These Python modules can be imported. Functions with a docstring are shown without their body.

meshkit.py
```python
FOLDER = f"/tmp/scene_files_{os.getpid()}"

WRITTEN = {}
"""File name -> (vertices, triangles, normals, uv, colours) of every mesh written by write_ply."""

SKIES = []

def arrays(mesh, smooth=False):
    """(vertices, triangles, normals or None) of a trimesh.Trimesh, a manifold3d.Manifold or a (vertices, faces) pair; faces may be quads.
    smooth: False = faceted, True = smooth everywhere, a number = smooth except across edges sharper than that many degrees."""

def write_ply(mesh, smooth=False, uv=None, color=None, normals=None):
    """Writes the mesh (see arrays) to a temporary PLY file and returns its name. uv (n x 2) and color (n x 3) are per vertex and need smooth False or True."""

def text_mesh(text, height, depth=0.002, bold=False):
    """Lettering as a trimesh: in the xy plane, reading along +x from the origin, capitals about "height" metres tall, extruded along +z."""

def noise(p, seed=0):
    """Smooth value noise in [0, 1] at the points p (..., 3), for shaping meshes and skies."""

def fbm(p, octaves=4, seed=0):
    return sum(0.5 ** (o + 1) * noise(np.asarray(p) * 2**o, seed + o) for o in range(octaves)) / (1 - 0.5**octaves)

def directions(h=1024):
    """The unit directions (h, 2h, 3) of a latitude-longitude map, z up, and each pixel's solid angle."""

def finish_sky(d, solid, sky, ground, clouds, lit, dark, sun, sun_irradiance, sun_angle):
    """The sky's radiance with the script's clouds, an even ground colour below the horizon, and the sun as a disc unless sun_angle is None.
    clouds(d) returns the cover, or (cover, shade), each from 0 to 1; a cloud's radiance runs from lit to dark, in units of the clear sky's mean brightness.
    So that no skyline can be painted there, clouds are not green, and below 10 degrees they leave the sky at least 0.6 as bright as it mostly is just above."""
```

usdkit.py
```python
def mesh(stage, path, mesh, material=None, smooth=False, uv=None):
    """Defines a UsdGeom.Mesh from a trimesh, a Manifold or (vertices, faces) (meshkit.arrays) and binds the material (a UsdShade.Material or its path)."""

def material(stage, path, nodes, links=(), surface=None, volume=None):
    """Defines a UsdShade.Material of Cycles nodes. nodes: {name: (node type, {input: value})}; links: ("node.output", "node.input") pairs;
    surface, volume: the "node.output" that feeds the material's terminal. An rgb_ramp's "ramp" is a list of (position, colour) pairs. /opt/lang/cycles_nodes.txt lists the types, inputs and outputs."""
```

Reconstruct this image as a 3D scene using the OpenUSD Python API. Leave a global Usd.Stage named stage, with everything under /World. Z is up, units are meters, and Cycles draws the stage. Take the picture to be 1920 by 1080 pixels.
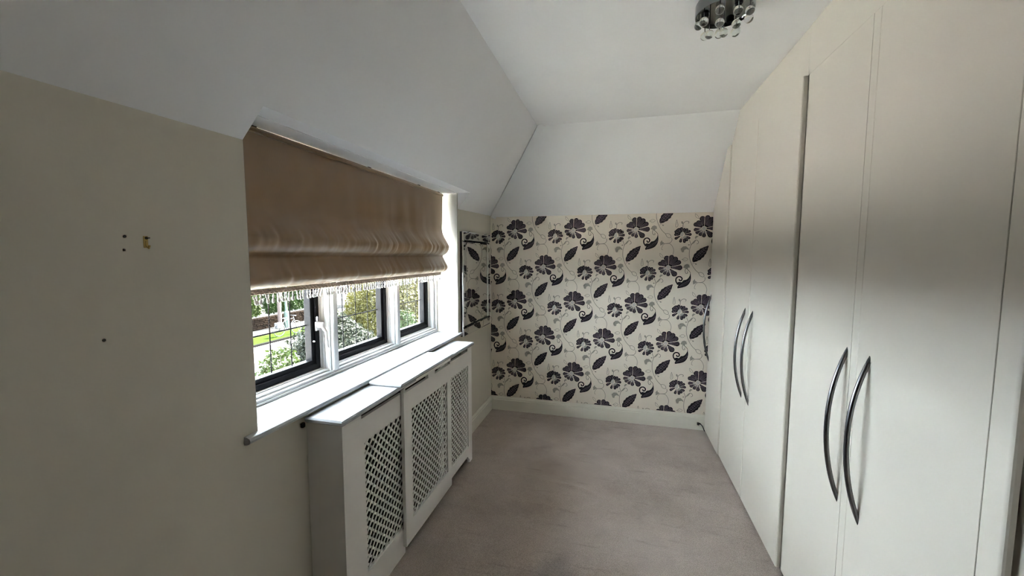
import math
import numpy as np
import trimesh
import manifold3d as m3
import shapely
from shapely import affinity
from shapely.geometry import Polygon, LineString, Point, box as sbox
from shapely.ops import unary_union
import usdkit
import meshkit
from pxr import Usd, UsdGeom, UsdLux, UsdShade, Gf, Sdf, Vt

stage = Usd.Stage.CreateInMemory()
UsdGeom.SetStageUpAxis(stage, "Z")
UsdGeom.SetStageMetersPerUnit(stage, 1.0)
UsdGeom.Xform.Define(stage, "/World")
UsdGeom.Scope.Define(stage, "/World/Looks")

# ------------------------------------------------------------------ camera
F_PX = 753.09
EXPOSURE = 0.85
CAM = (1.1686, 0.0, 1.5)
R_ = (0.96763, 0.25236, 0.00141)
U_ = (-0.02177, 0.07788, 0.99672)
F_ = (-0.25142, 0.96449, -0.08086)
cam = UsdGeom.Camera.Define(stage, "/World/camera")
cam.CreateHorizontalApertureAttr(36.0)
cam.CreateFocalLengthAttr(36.0 * F_PX / 1920.0)
cam.CreateClippingRangeAttr((0.02, 1000.0))
cam.CreateExposureAttr(EXPOSURE)
cam.AddTransformOp().Set(Gf.Matrix4d(*R_, 0, *U_, 0, -F_[0], -F_[1], -F_[2], 0, *CAM, 1))

# ------------------------------------------------------------------ sky and sun
SKY = 8.5
dome = UsdLux.DomeLight.Define(stage, "/World/overcast_sky")
dome.CreateIntensityAttr(SKY)
dome.CreateColorAttr(Gf.Vec3f(0.86, 0.95, 1.06))
sun = UsdLux.DistantLight.Define(stage, "/World/hazy_sun")
sun.CreateIntensityAttr(5500.0)
sun.CreateAngleAttr(6.0)
sun.CreateColorAttr(Gf.Vec3f(1.0, 0.95, 0.86))
sun.AddRotateXYZOp().Set(Gf.Vec3f(40.0, 0.0, 167.0))


# ------------------------------------------------------------------ helpers
def lin(r, g, b):
    f = lambda c: (c / 255 / 12.92) if c <= 10.3 else ((c / 255 + 0.055) / 1.055) ** 2.4
    return (f(r), f(g), f(b))


used = {}


def numbered(parent, name):
    key = (parent, name)
    n = used.get(key, 0)
    used[key] = n + 1
    return f"{parent}/{name}" if n == 0 else f"{parent}/{name}_{n:03d}"


def ppath(parent):
    return "/World" if parent is None else str(parent.GetPath())


def obj(name, mesh, m, parent=None, smooth=False, **cd):
    path = numbered(ppath(parent), name)
    p = usdkit.mesh(stage, path, mesh, m, smooth=smooth).GetPrim()
    for k, v in cd.items():
        p.SetCustomDataByKey(k, v)
    return p


def tag(p, label=None, category=None, group=None, kind=None):
    for k, v in (("label", label), ("category", category), ("group", group), ("kind", kind)):
        if v:
            p.SetCustomDataByKey(k, v)
    return p


def thing(name, label=None, category=None, group=None, kind=None, loc=(0, 0, 0), rotz=0.0):
    x = UsdGeom.Xform.Define(stage, numbered("/World", name))
    x.AddTranslateOp().Set(Gf.Vec3d(*loc))
    if rotz:
        x.AddRotateZOp().Set(rotz)
    return tag(x.GetPrim(), label, category, group, kind)


def cat(*ms):
    ms = [m for m in ms if m is not None]
    return trimesh.util.concatenate([m if isinstance(m, trimesh.Trimesh) else trimesh.Trimesh(*meshkit.arrays(m)[:2], process=False) for m in ms])


def bx(x0, x1, y0, y1, z0, z1, b=0.0):
    """Axis-aligned box, edges chamfered by b."""
    lo, hi = np.minimum([x0, y0, z0], [x1, y1, z1]), np.maximum([x0, y0, z0], [x1, y1, z1])
    b = min(b, 0.49 * float((hi - lo).min()))
    pts = []
    for s in np.ndindex(2, 2, 2):
        c = np.where(np.array(s) == 1, hi, lo)
        d = np.where(np.array(s) == 1, -1.0, 1.0)
        if b <= 0:
            pts.append(c)
        else:
            for k in range(3):
                q = c + d * b
                q[k] = c[k]
                pts.append(q)
    man = m3.Manifold.hull_points(np.array(pts, dtype=np.float64))
    return trimesh.Trimesh(*meshkit.arrays(man)[:2], process=False)


def mbox(x0, x1, y0, y1, z0, z1):
    return m3.Manifold.cube((x1 - x0, y1 - y0, z1 - z0)).translate((x0, y0, z0))


def loft(sections):
    """Closed solid through sections (k, n, 3) of equal vertex count."""
    s = np.asarray(sections, float)
    k, n, _ = s.shape
    v = s.reshape(-1, 3)
    f = []
    for i in range(k - 1):
        for j in range(n):
            a, b_ = i * n + j, i * n + (j + 1) % n
            c, d = a + n, b_ + n
            f += [[a, b_, d], [a, d, c]]
    cap = trimesh.creation.triangulate_polygon(Polygon(_flat(s[0])), engine="earcut")[1] if n > 3 else np.array([[0, 1, 2]])
    cap = np.asarray(cap) % n
    f += [list(t) for t in cap[:, ::-1]] + [list(t + (k - 1) * n) for t in cap]
    t = trimesh.Trimesh(v, np.array(f), process=False)
    trimesh.repair.fix_normals(t)
    return t


def _flat(p):
    p = np.asarray(p)
    sp = np.ptp(p, axis=0)
    keep = np.argsort(sp)[1:]
    return p[:, np.sort(keep)]


def to_man(t):
    t = trimesh.Trimesh(t.vertices, t.faces, process=True)
    trimesh.repair.fix_normals(t)
    return m3.Manifold(m3.Mesh(np.asarray(t.vertices, np.float32), np.asarray(t.faces, np.uint32)))


def tube(pts, r, n=8, closed=False, squash=None, up=(0, 0, 1)):
    """A swept tube along pts with radius r (number or array); squash=(a, b) scales the section along its two axes."""
    P = np.asarray(pts, float)
    k = len(P)
    rr = np.broadcast_to(np.asarray(r, float), (k,))
    T = np.gradient(P, axis=0) if not closed else np.roll(P, -1, 0) - np.roll(P, 1, 0)
    T /= np.linalg.norm(T, axis=1, keepdims=True)
    a = np.cross(T, np.asarray(up, float))
    bad = np.linalg.norm(a, axis=1) < 1e-6
    a[bad] = np.cross(T[bad], [1.0, 0.001, 0])
    a /= np.linalg.norm(a, axis=1, keepdims=True)
    b_ = np.cross(a, T)
    ang = np.linspace(0, 2 * math.pi, n, endpoint=False)
    sa, sb = squash or (1, 1)
    V = P[:, None] + rr[:, None, None] * (sa * np.cos(ang)[None, :, None] * a[:, None] + sb * np.sin(ang)[None, :, None] * b_[:, None])
    v = V.reshape(-1, 3)
    f = []
    for i in range(k if closed else k - 1):
        for j in range(n):
            p0, p1 = i * n + j, i * n + (j + 1) % n
            q0, q1 = ((i + 1) % k) * n + j, ((i + 1) % k) * n + (j + 1) % n
            f += [[p0, p1, q1], [p0, q1, q0]]
    if not closed:
        v = np.vstack([v, P[0], P[-1]])
        for j in range(n):
            f.append([k * n, (j + 1) % n, j])
            f.append([k * n + 1, (k - 1) * n + j, (k - 1) * n + (j + 1) % n])
    t = trimesh.Trimesh(v, np.array(f), process=False)
    return t


def lathe(profile, n=16):
    """Revolves (r, z) pairs about z."""
    pr = np.asarray(profile, float)
    a = np.linspace(0, 2 * math.pi, n, endpoint=False)
    v = np.stack([pr[:, None, 0] * np.cos(a), pr[:, None, 0] * np.sin(a), np.repeat(pr[:, 1:2], n, 1)], -1).reshape(-1, 3)
    f = []
    for i in range(len(pr) - 1):
        for j in range(n):
            p, q = i * n + j, i * n + (j + 1) % n
            f += [[p, q, q + n], [p, q + n, p + n]]
    return trimesh.Trimesh(v, np.array(f), process=True)


def plate(poly, depth):
    """Extruded shapely (multi)polygon, in xy, thickness along z."""
    gs = [g for g in getattr(poly, "geoms", [poly]) if g.geom_type == "Polygon" and g.area > 1e-9]
    return trimesh.util.concatenate([trimesh.creation.extrude_polygon(g, depth, engine="earcut") for g in gs])


def axes(t, ex, ey, ez, o=(0, 0, 0)):
    """Maps the mesh's x, y, z axes onto the vectors ex, ey, ez at o."""
    M = np.eye(4)
    M[:3, 0], M[:3, 1], M[:3, 2], M[:3, 3] = ex, ey, ez, o
    t = t.copy()
    t.apply_transform(M)
    return t


def moved(t, *d):
    t = t.copy()
    t.apply_translation(d)
    return t


# ------------------------------------------------------------------ materials
def mat(name, color, rough=0.5, metallic=0.0, spec=0.5, var=0.0, vscale=6.0, bump=0.0, bscale=200.0, bdist=0.002, **extra):
    """Principled material; var mixes in a soft noise of the colour, bump a fine noise relief."""
    nodes = {"p": ("principled_bsdf", {"base_color": color, "roughness": rough, "metallic": metallic, "specular_ior_level": spec, **extra})}
    links = []
    if var or bump:
        nodes["g"] = ("geometry", {})
    if var:
        nodes["n"] = ("noise_texture", {"scale": vscale, "detail": 4.0, "roughness": 0.6})
        nodes["r"] = ("rgb_ramp", {"ramp": [(0.3, tuple(c * (1 - var) for c in color)), (0.7, tuple(min(1, c * (1 + var)) for c in color))]})
        links += [("g.position", "n.vector"), ("n.fac", "r.fac"), ("r.color", "p.base_color")]
    if bump:
        nodes["bn"] = ("noise_texture", {"scale": bscale, "detail": 3.0})
        nodes["b"] = ("bump", {"strength": bump, "distance": bdist})
        links += [("g.position", "bn.vector"), ("bn.fac", "b.height"), ("b.normal", "p.normal")]
    return usdkit.material(stage, "/World/Looks/" + name, nodes, links, surface="p.BSDF")


M = {}
M["ceiling"] = mat("ceiling_white", (0.91, 0.91, 0.91), 0.8, spec=0.2, var=0.015, vscale=2, bump=0.08, bscale=90)
M["wall"] = mat("wall_paint", (0.60, 0.56, 0.47), 0.75, spec=0.25, var=0.03, vscale=2.5, bump=0.12, bscale=120)
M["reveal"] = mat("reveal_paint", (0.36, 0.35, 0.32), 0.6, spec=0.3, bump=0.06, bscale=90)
M["paper"] = mat("wallpaper_ground", (0.76, 0.685, 0.585), 0.55, spec=0.3, var=0.03, vscale=3, bump=0.12, bscale=400)
M["print_dark"] = mat("wallpaper_dark", (0.012, 0.009, 0.013), 0.7, spec=0.2)
M["print_mid"] = mat("wallpaper_plum", (0.115, 0.085, 0.108), 0.6, spec=0.25)
M["print_pale"] = mat("wallpaper_pale", (0.50, 0.48, 0.45), 0.4, spec=0.4)
M["print_grey"] = mat("wallpaper_greige", (0.30, 0.275, 0.23), 0.4, spec=0.45)
M["skirting"] = mat("skirting_gloss", (0.76, 0.735, 0.64), 0.3, var=0.03, vscale=8)
M["white_gloss"] = mat("white_gloss", (0.45, 0.45, 0.45), 0.25, spec=0.2, var=0.01, vscale=5)
M["cover"] = mat("cover_white", (0.86, 0.83, 0.79), 0.45, var=0.02, vscale=5, bump=0.03, bscale=150)
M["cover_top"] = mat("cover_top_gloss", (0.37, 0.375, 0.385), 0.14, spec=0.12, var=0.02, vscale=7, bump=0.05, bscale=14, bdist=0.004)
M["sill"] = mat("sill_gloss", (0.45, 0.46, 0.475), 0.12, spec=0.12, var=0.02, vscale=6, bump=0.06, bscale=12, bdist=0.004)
M["door"] = mat("wardrobe_cream", (0.72, 0.67, 0.59), 0.38, var=0.012, vscale=2, spec=0.45)
M["dark_gap"] = mat("gap_dark", (0.02, 0.015, 0.012), 0.8)
M["grille_shade"] = mat("grille_hole_shade", (0.035, 0.027, 0.02), 0.9, spec=0.1, var=0.4, vscale=30)  # near-black colour standing in for the shade behind the grille holes
M["trim"] = mat("trim_white", (0.90, 0.90, 0.895), 0.4)
M["handle"] = mat("brushed_steel", (0.18, 0.18, 0.185), 0.26, metallic=1.0)
M["black_alu"] = mat("black_frame", (0.0026, 0.0026, 0.0036), 0.5, spec=0.1)
M["lead"] = mat("lead_came", (0.03, 0.03, 0.032), 0.6, spec=0.2)
M["chrome_dark"] = mat("smoked_chrome", (0.20, 0.21, 0.21), 0.08, metallic=1.0)
M["silver"] = mat("polished_silver", (0.80, 0.81, 0.80), 0.03, metallic=1.0)
M["bevel_silver"] = mat("bevel_silver", (0.66, 0.68, 0.68), 0.05, metallic=1.0)
M["brass"] = mat("old_brass", (0.50, 0.36, 0.14), 0.35, metallic=0.9)
M["hole"] = mat("hole_dark", (0.05, 0.04, 0.03), 0.9)
M["cream_bead"] = mat("bead_white", (0.62, 0.595, 0.55), 0.25)
M["braid"] = mat("braid_tan", (0.50, 0.40, 0.31), 0.7, var=0.35, vscale=160)
M["cord"] = mat("cord_white", (0.80, 0.80, 0.78), 0.6)
M["glass_ball"] = mat("clear_glass", (0.96, 0.97, 0.96), 0.0, transmission_weight=1.0, ior=1.5)
M["back_wood"] = mat("door_cream", (0.60, 0.55, 0.50), 0.5)

M["pane"] = usdkit.material(stage, "/World/Looks/window_glass", {
    "t": ("transparent_bsdf", {"color": (0.93, 0.95, 0.94)}), "g": ("glossy_bsdf", {"roughness": 0.0, "color": (1, 1, 1)}),
    "f": ("fresnel", {"IOR": 1.45}), "m": ("mix_closure", {}),
    "go": ("geometry", {}), "inv": ("math", {"math_type": "subtract", "value1": 1.0}), "mu": ("math", {"math_type": "multiply"})},
    [("go.backfacing", "inv.value2"), ("f.fac", "mu.value1"), ("inv.value", "mu.value2"), ("mu.value", "m.fac"), ("t.BSDF", "m.closure1"), ("g.BSDF", "m.closure2")], surface="m.closure")

# satin fabric of the blind: a warm brown with sheen and a fine weave
M["fabric"] = usdkit.material(stage, "/World/Looks/satin_fabric", {
    "g": ("geometry", {}), "n": ("noise_texture", {"scale": 5.0, "detail": 4.0}),
    "r": ("rgb_ramp", {"ramp": [(0.3, (0.178, 0.104, 0.043)), (0.7, (0.212, 0.128, 0.056))]}),
    "mp": ("mapping", {"scale": (1.0, 1.0, 0.18)}), "wn": ("noise_texture", {"scale": 420.0, "detail": 2.0}),
    "b": ("bump", {"strength": 0.2, "distance": 0.001}),
    "p": ("principled_bsdf", {"roughness": 0.42, "sheen_weight": 0.9, "sheen_roughness": 0.25, "sheen_tint": (1.0, 0.92, 0.82), "specular_ior_level": 0.75}),
    "t": ("translucent_bsdf", {"color": (0.32, 0.22, 0.13)}), "m": ("mix_closure", {"fac": 0.03})},
    [("g.position", "n.vector"), ("n.fac", "r.fac"), ("r.color", "p.base_color"), ("g.position", "mp.vector"), ("mp.vector", "wn.vector"),
     ("wn.fac", "b.height"), ("b.normal", "p.normal"), ("p.BSDF", "m.closure1"), ("t.BSDF", "m.closure2")], surface="m.closure")

# carpet: taupe pile with wear and stains of its own
M["carpet"] = usdkit.material(stage, "/World/Looks/carpet", {
    "g": ("geometry", {}),
    "n1": ("noise_texture", {"scale": 2.2, "detail": 5.0, "roughness": 0.62}),
    "r1": ("rgb_ramp", {"ramp": [(0.28, (0.33, 0.27, 0.23)), (0.5, (0.43, 0.36, 0.315)), (0.74, (0.51, 0.435, 0.385))]}),
    "n2": ("noise_texture", {"scale": 260.0, "detail": 2.0}),
    "r2": ("rgb_ramp", {"ramp": [(0.3, (0.72, 0.72, 0.72)), (0.7, (1.22, 1.22, 1.22))]}),
    "mx": ("mix_color", {"blend_type": "multiply", "fac": 1.0, "use_clamp": False}),
    "mp": ("mapping", {"scale": (3.0, 16.0, 1.0), "rotation": (0, 0, 0.25)}), "n4": ("noise_texture", {"scale": 1.3, "detail": 5.0, "roughness": 0.65}),
    "r4": ("rgb_ramp", {"ramp": [(0.30, (0.80, 0.79, 0.78)), (0.42, (1.0, 1.0, 1.0))]}),
    "mx2": ("mix_color", {"blend_type": "multiply", "fac": 0.9, "use_clamp": False}),
    "d1": ("vector_math", {"math_type": "distance", "vector2": (0.92, 1.72, 0.0)}),
    "n5": ("noise_texture", {"scale": 9.0, "detail": 4.0}),
    "a5": ("math", {"math_type": "multiply_add", "value2": 0.22, "value3": -0.11}),
    "s5": ("math", {"math_type": "add"}),
    "r5": ("rgb_ramp", {"ramp": [(0.0, (0.62, 0.64, 0.68)), (0.05, (0.70, 0.71, 0.74)), (0.19, (1.0, 1.0, 1.0))]}),
    "mx3": ("mix_color", {"blend_type": "multiply", "fac": 1.0, "use_clamp": False}),
    "n3": ("noise_texture", {"scale": 330.0, "detail": 3.0}), "b": ("bump", {"strength": 0.55, "distance": 0.006}),
    "p": ("principled_bsdf", {"roughness": 0.95, "specular_ior_level": 0.1, "sheen_weight": 0.15, "sheen_roughness": 0.5})},
    [("g.position", "n1.vector"), ("n1.fac", "r1.fac"), ("g.position", "n2.vector"), ("n2.fac", "r2.fac"), ("r1.color", "mx.a"), ("r2.color", "mx.b"),
     ("g.position", "mp.vector"), ("mp.vector", "n4.vector"), ("n4.fac", "r4.fac"), ("mx.result", "mx2.a"), ("r4.color", "mx2.b"),
     ("g.position", "d1.vector1"), ("g.position", "n5.vector"), ("n5.fac", "a5.value1"), ("d1.value", "s5.value1"), ("a5.value", "s5.value2"),
     ("s5.value", "r5.fac"), ("mx2.result", "mx3.a"), ("r5.color", "mx3.b"), ("mx3.result", "p.base_color"),
     ("g.position", "n3.vector"), ("n3.fac", "b.height"), ("b.normal", "p.normal")], surface="p.BSDF")


def leaf_mat(name, a, b, c, trans=0.3):
    a, b, c = (tuple(0.45 * x for x in q) for q in (a, b, c))
    """Leaves whose tone varies from leaf to leaf."""
    return usdkit.material(stage, "/World/Looks/" + name, {
        "g": ("geometry", {}), "r": ("rgb_ramp", {"ramp": [(0.0, a), (0.5, b), (1.0, c)]}),
        "p": ("principled_bsdf", {"roughness": 0.6, "specular_ior_level": 0.08}), "t": ("translucent_bsdf", {}), "m": ("mix_closure", {"fac": trans})},
        [("g.random_per_island", "r.fac"), ("r.color", "p.base_color"), ("r.color", "t.color"), ("p.BSDF", "m.closure1"), ("t.BSDF", "m.closure2")], surface="m.closure")


M["leaf_yellow"] = leaf_mat("leaf_yellow", (0.045, 0.042, 0.006), (0.14, 0.11, 0.02), (0.30, 0.22, 0.07))
M["leaf_grey"] = leaf_mat("leaf_grey", (0.012, 0.016, 0.009), (0.030, 0.034, 0.022), (0.085, 0.09, 0.07))
M["leaf_green"] = leaf_mat("leaf_green", (0.014, 0.030, 0.005), (0.032, 0.058, 0.011), (0.085, 0.115, 0.03))
M["leaf_bright"] = leaf_mat("leaf_bright", (0.022, 0.036, 0.005), (0.11, 0.15, 0.018), (0.21, 0.25, 0.05))
M["blossom"] = leaf_mat("blossom_pink", (0.05, 0.03, 0.028), (0.09, 0.055, 0.05), (0.11, 0.09, 0.08))
M["bark"] = mat("bark", (0.06, 0.05, 0.04), 0.9, var=0.3, vscale=30)
M["asphalt"] = mat("asphalt", (0.24, 0.222, 0.22), 0.9, spec=0.0, var=0.12, vscale=3, bump=0.2, bscale=80)
M["path"] = mat("path_paving", (0.016, 0.0152, 0.0148), 0.9, spec=0.0, var=0.1, vscale=3)
M["kerb"] = mat("kerb_stone", (0.005, 0.0048, 0.0046), 0.9, spec=0.0, var=0.15, vscale=8)
M["grass"] = mat("verge_grass", (0.008, 0.0135, 0.0026), 0.9, spec=0.0, var=0.35, vscale=14, bump=0.4, bscale=60, bdist=0.03)
M["soil"] = mat("drive_gravel", (0.60, 0.57, 0.53), 0.95, var=0.12, vscale=6)
M["stone"] = usdkit.material(stage, "/World/Looks/wall_stone", {
    "g": ("geometry", {}), "r": ("rgb_ramp", {"ramp": [(0, (0.006, 0.0042, 0.0032)), (0.5, (0.013, 0.0095, 0.0072)), (1, (0.024, 0.019, 0.015))]}),
    "p": ("principled_bsdf", {"roughness": 0.9, "specular_ior_level": 0.0})}, [("g.random_per_island", "r.fac"), ("r.color", "p.base_color")], surface="p.BSDF")
M["mortar"] = mat("mortar", (0.006, 0.005, 0.0045), 0.95, spec=0.0)
M["rust_post"] = mat("brown_post", (0.022, 0.012, 0.010), 0.7)
M["green_post"] = mat("green_post", (0.008, 0.018, 0.014), 0.5)
M["bike_white"] = mat("bike_white", (0.026, 0.027, 0.028), 0.35)
M["bike_dark"] = mat("bike_dark", (0.03, 0.03, 0.035), 0.6)
M["render_white"] = mat("house_render", (0.30, 0.30, 0.29), 0.9)
M["roof_tile"] = mat("roof_tile", (0.07, 0.04, 0.032), 0.9)
M["iron"] = mat("painted_iron", (0.02, 0.022, 0.024), 0.5)

# ------------------------------------------------------------------ room measures
W = 1.935          # wardrobe front
L = 3.671          # wallpapered end wall
HE = 1.86          # eaves
HC = 2.488         # flat ceiling
XS, YE = 0.556, 0.560
YB = -2.6          # wall behind the camera
XR = 2.56          # wall behind the wardrobes
WY0, WY1 = 1.060, 2.850   # window opening
SILL, SOFFIT = 0.905, 1.965
XF = -0.18         # front of the window frame
GROUND = -2.7

# floor with two low ruck lines in the carpet
gx, gy = np.linspace(0, XR, 170), np.linspace(YB, L, 520)
X, Y = np.meshgrid(gx, gy, indexing="ij")


def ruck(X, Y, x0, y0, x1, y1, h, w):
    d = np.array([x1 - x0, y1 - y0]); ln = np.hypot(*d); d = d / ln
    s = (X - x0) * d[0] + (Y - y0) * d[1]
    o = -(X - x0) * d[1] + (Y - y0) * d[0] + 0.02 * np.sin(s * 9)
    return h * np.exp(-(o / w) ** 2) * np.clip(s / 0.15, 0, 1) * np.clip((ln - s) / 0.25, 0, 1)


Zf = 0.002 * meshkit.fbm(np.stack([X * 3, Y * 3, X * 0], -1), 3, 5) - 0.002
Zf += ruck(X, Y, 0.42, 2.62, 1.25, 2.42, 0.011, 0.018) + ruck(X, Y, 0.40, 1.66, 1.05, 1.50, 0.013, 0.02)
nx_, ny_ = X.shape
idx = np.arange(nx_ * ny_).reshape(nx_, ny_)
quads = np.stack([idx[:-1, :-1], idx[1:, :-1], idx[1:, 1:], idx[:-1, 1:]], -1).reshape(-1, 4)
floor = tag(UsdGeom.Xform.Define(stage, "/World/floor").GetPrim(), kind="structure")
obj("carpet", (np.stack([X, Y, Zf], -1).reshape(-1, 3), quads), M["carpet"], floor, smooth=True)
obj("subfloor", bx(-0.35, XR + 0.1, YB - 0.1, L + 0.1, -0.25, -0.012), M["mortar"], floor)

# ------------------------------------------------------------------ left wall, window opening
opening = m3.Manifold.hull_points(np.array([(x, y, z) for z in (SILL - 0.03, SOFFIT) for x, y in ((0.6, WY0), (0.6, WY1 - 0.02), (0.0, WY0), (0.0, WY1), (-0.6, WY0), (-0.6, WY1 + 0.04))], float))
wl = tag(UsdGeom.Xform.Define(stage, "/World/wall_left").GetPrim(), kind="structure")
obj("plaster", mbox(-0.35, 0.0, YB - 0.1, L + 0.1, -0.25, 2.3) - opening, M["wall"], wl)
# painted lining of the opening: the two cheeks and the soffit
sec = lambda y, o: [(XF - 0.1, y + o), (0.0, y)]
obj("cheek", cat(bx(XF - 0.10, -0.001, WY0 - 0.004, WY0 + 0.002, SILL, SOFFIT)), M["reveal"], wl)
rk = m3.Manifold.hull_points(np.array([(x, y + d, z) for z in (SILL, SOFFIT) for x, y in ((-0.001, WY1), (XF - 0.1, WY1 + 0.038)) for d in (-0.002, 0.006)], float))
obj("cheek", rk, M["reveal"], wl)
obj("soffit", bx(XF - 0.06, 0.0, WY0 + 0.002, WY1 - 0.001, SOFFIT - 0.003, SOFFIT + 0.002), M["ceiling"], wl)
for (y, z, r) in ((0.719, 1.545, 0.0035), (0.716, 1.512, 0.0022), (0.662, 1.299, 0.0035)):
    obj("screw_hole", axes(trimesh.creation.cylinder(r, 0.002, sections=10), (0, 1, 0), (0, 0, 1), (1, 0, 0), (0.0005, y, z)), M["hole"], wl)

# ------------------------------------------------------------------ ceiling: flat part and two slopes
ceil = tag(UsdGeom.Xform.Define(stage, "/World/ceiling").GetPrim(), kind="structure")
obj("flat_ceiling", mbox(XS, XR + 0.1, YB - 0.1, L - YE + 0.25, HC, HC + 0.15), M["ceiling"], ceil)
secs = []
for y, he in ((YB - 0.1, 1.842), (0.535, 1.858), (1.064, 1.868), (2.85, 1.847), (L, 1.872), (L + 0.1, 1.874)):
    k = (HC - he) / XS
    secs.append([(0.0, y, he), (XS, y, HC), (XS, y, HC + 0.32), (0.0, y, he + 0.34)])
slope_l = to_man(loft(secs))
obj("sloped_ceiling", slope_l - opening, M["ceiling"], ceil)
obj("sloped_ceiling", loft([[(x, L + 0.1, HE - 0.1 * (HC - HE) / YE), (x, L - YE, HC), (x, L - YE, HC + 0.3), (x, L + 0.1, HE + 0.2)] for x in (0.02, XR + 0.1)]), M["ceiling"], ceil)

# ------------------------------------------------------------------ end wall, right wall, back wall
we = tag(UsdGeom.Xform.Define(stage, "/World/wall_end").GetPrim(), kind="structure")
obj("plaster", bx(-0.3, XR + 0.1, L + 0.002, L + 0.12, -0.2, 2.2), M["wall"], we)
obj("wallpaper", bx(0.001, W + 0.05, L, L + 0.002, 0.02, HE + 0.01), M["paper"], we)
wr = tag(UsdGeom.Xform.Define(stage, "/World/wall_right").GetPrim(), kind="structure")
obj("plaster", bx(XR, XR + 0.12, YB - 0.1, L + 0.1, -0.2, HC + 0.1), M["wall"], wr)
wb = tag(UsdGeom.Xform.Define(stage, "/World/wall_back").GetPrim(), kind="structure")
obj("plaster", bx(-0.3, XR + 0.1, YB - 0.12, YB, -0.2, HC + 0.1), M["wall"], wb)

# trim up the hip between the slopes
p0, p1 = np.array([0.012, L - 0.012, HE + 0.005]), np.array([XS + 0.006, L - YE - 0.004, HC - 0.004])
d = (p1 - p0) / np.linalg.norm(p1 - p0)
n_end = np.array([0, -(HC - HE), -YE]); n_end /= np.linalg.norm(n_end)
side = np.cross(n_end, d); side /= np.linalg.norm(side)
if side[0] < 0:
    side = -side
pts = [p + s * side + o * n_end for p in (p0, p1 + 0.03 * d) for s in (-0.004, 0.044) for o in (-0.012, 0.013)]
t1 = obj("trim_1", m3.Manifold.hull_points(np.array(pts)), M["trim"], kind="structure")


# skirtings
def skirting(name, pts, h=0.135, t=0.016):
    """pts: run of floor points, the room on the left-hand side of the run."""
    prof = [(0, 0), (t, 0), (t, h * 0.76), (t * 0.72, h * 0.80), (t * 0.72, h * 0.86), (t * 0.38, h * 0.95), (t * 0.25, h), (0, h)]
    p = np.asarray(pts, float)
    d_ = (p[1] - p[0]) / np.linalg.norm(p[1] - p[0])
    nrm = np.array([-d_[1], d_[0]])
    return obj(name, loft([[(*(q + nrm * a), z - 0.003) for a, z in prof] for q in p]), M["skirting"], kind="structure")


skirting("baseboard_end", [(W, L), (0.0, L)])
skirting("baseboard_left", [(0.0, L - 0.016), (0.0, YB)])
skirting("baseboard_back", [(0.0, YB), (XR, YB)])

# ------------------------------------------------------------------ wallpaper print: drawn in the print's own units (u right, v down), 1 unit = 0.6 mm
KX, KZ = 5.95e-4, 6.0e-4


def ell(cx, cy, a, b_, deg):
    return affinity.translate(affinity.rotate(affinity.scale(Point(0, 0).buffer(1, 10), a, b_), deg, origin=(0, 0)), cx, cy)


def petal(cx, cy, deg, r0, r1, w, notch=0.0):
    """A petal widening to a round tip, from radius r0 to r1 in the direction deg (clockwise as v runs down)."""
    w = min(w, 0.45 * (r1 - r0))
    c = r1 - w
    tip = Point(c, 0).buffer(w, 10)
    body = Polygon([(r0, -0.22 * w), (c, -0.98 * w), (c, 0.98 * w), (r0, 0.22 * w)])
    return affinity.translate(affinity.rotate(tip.union(body), deg, origin=(0, 0)), cx, cy)


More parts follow.
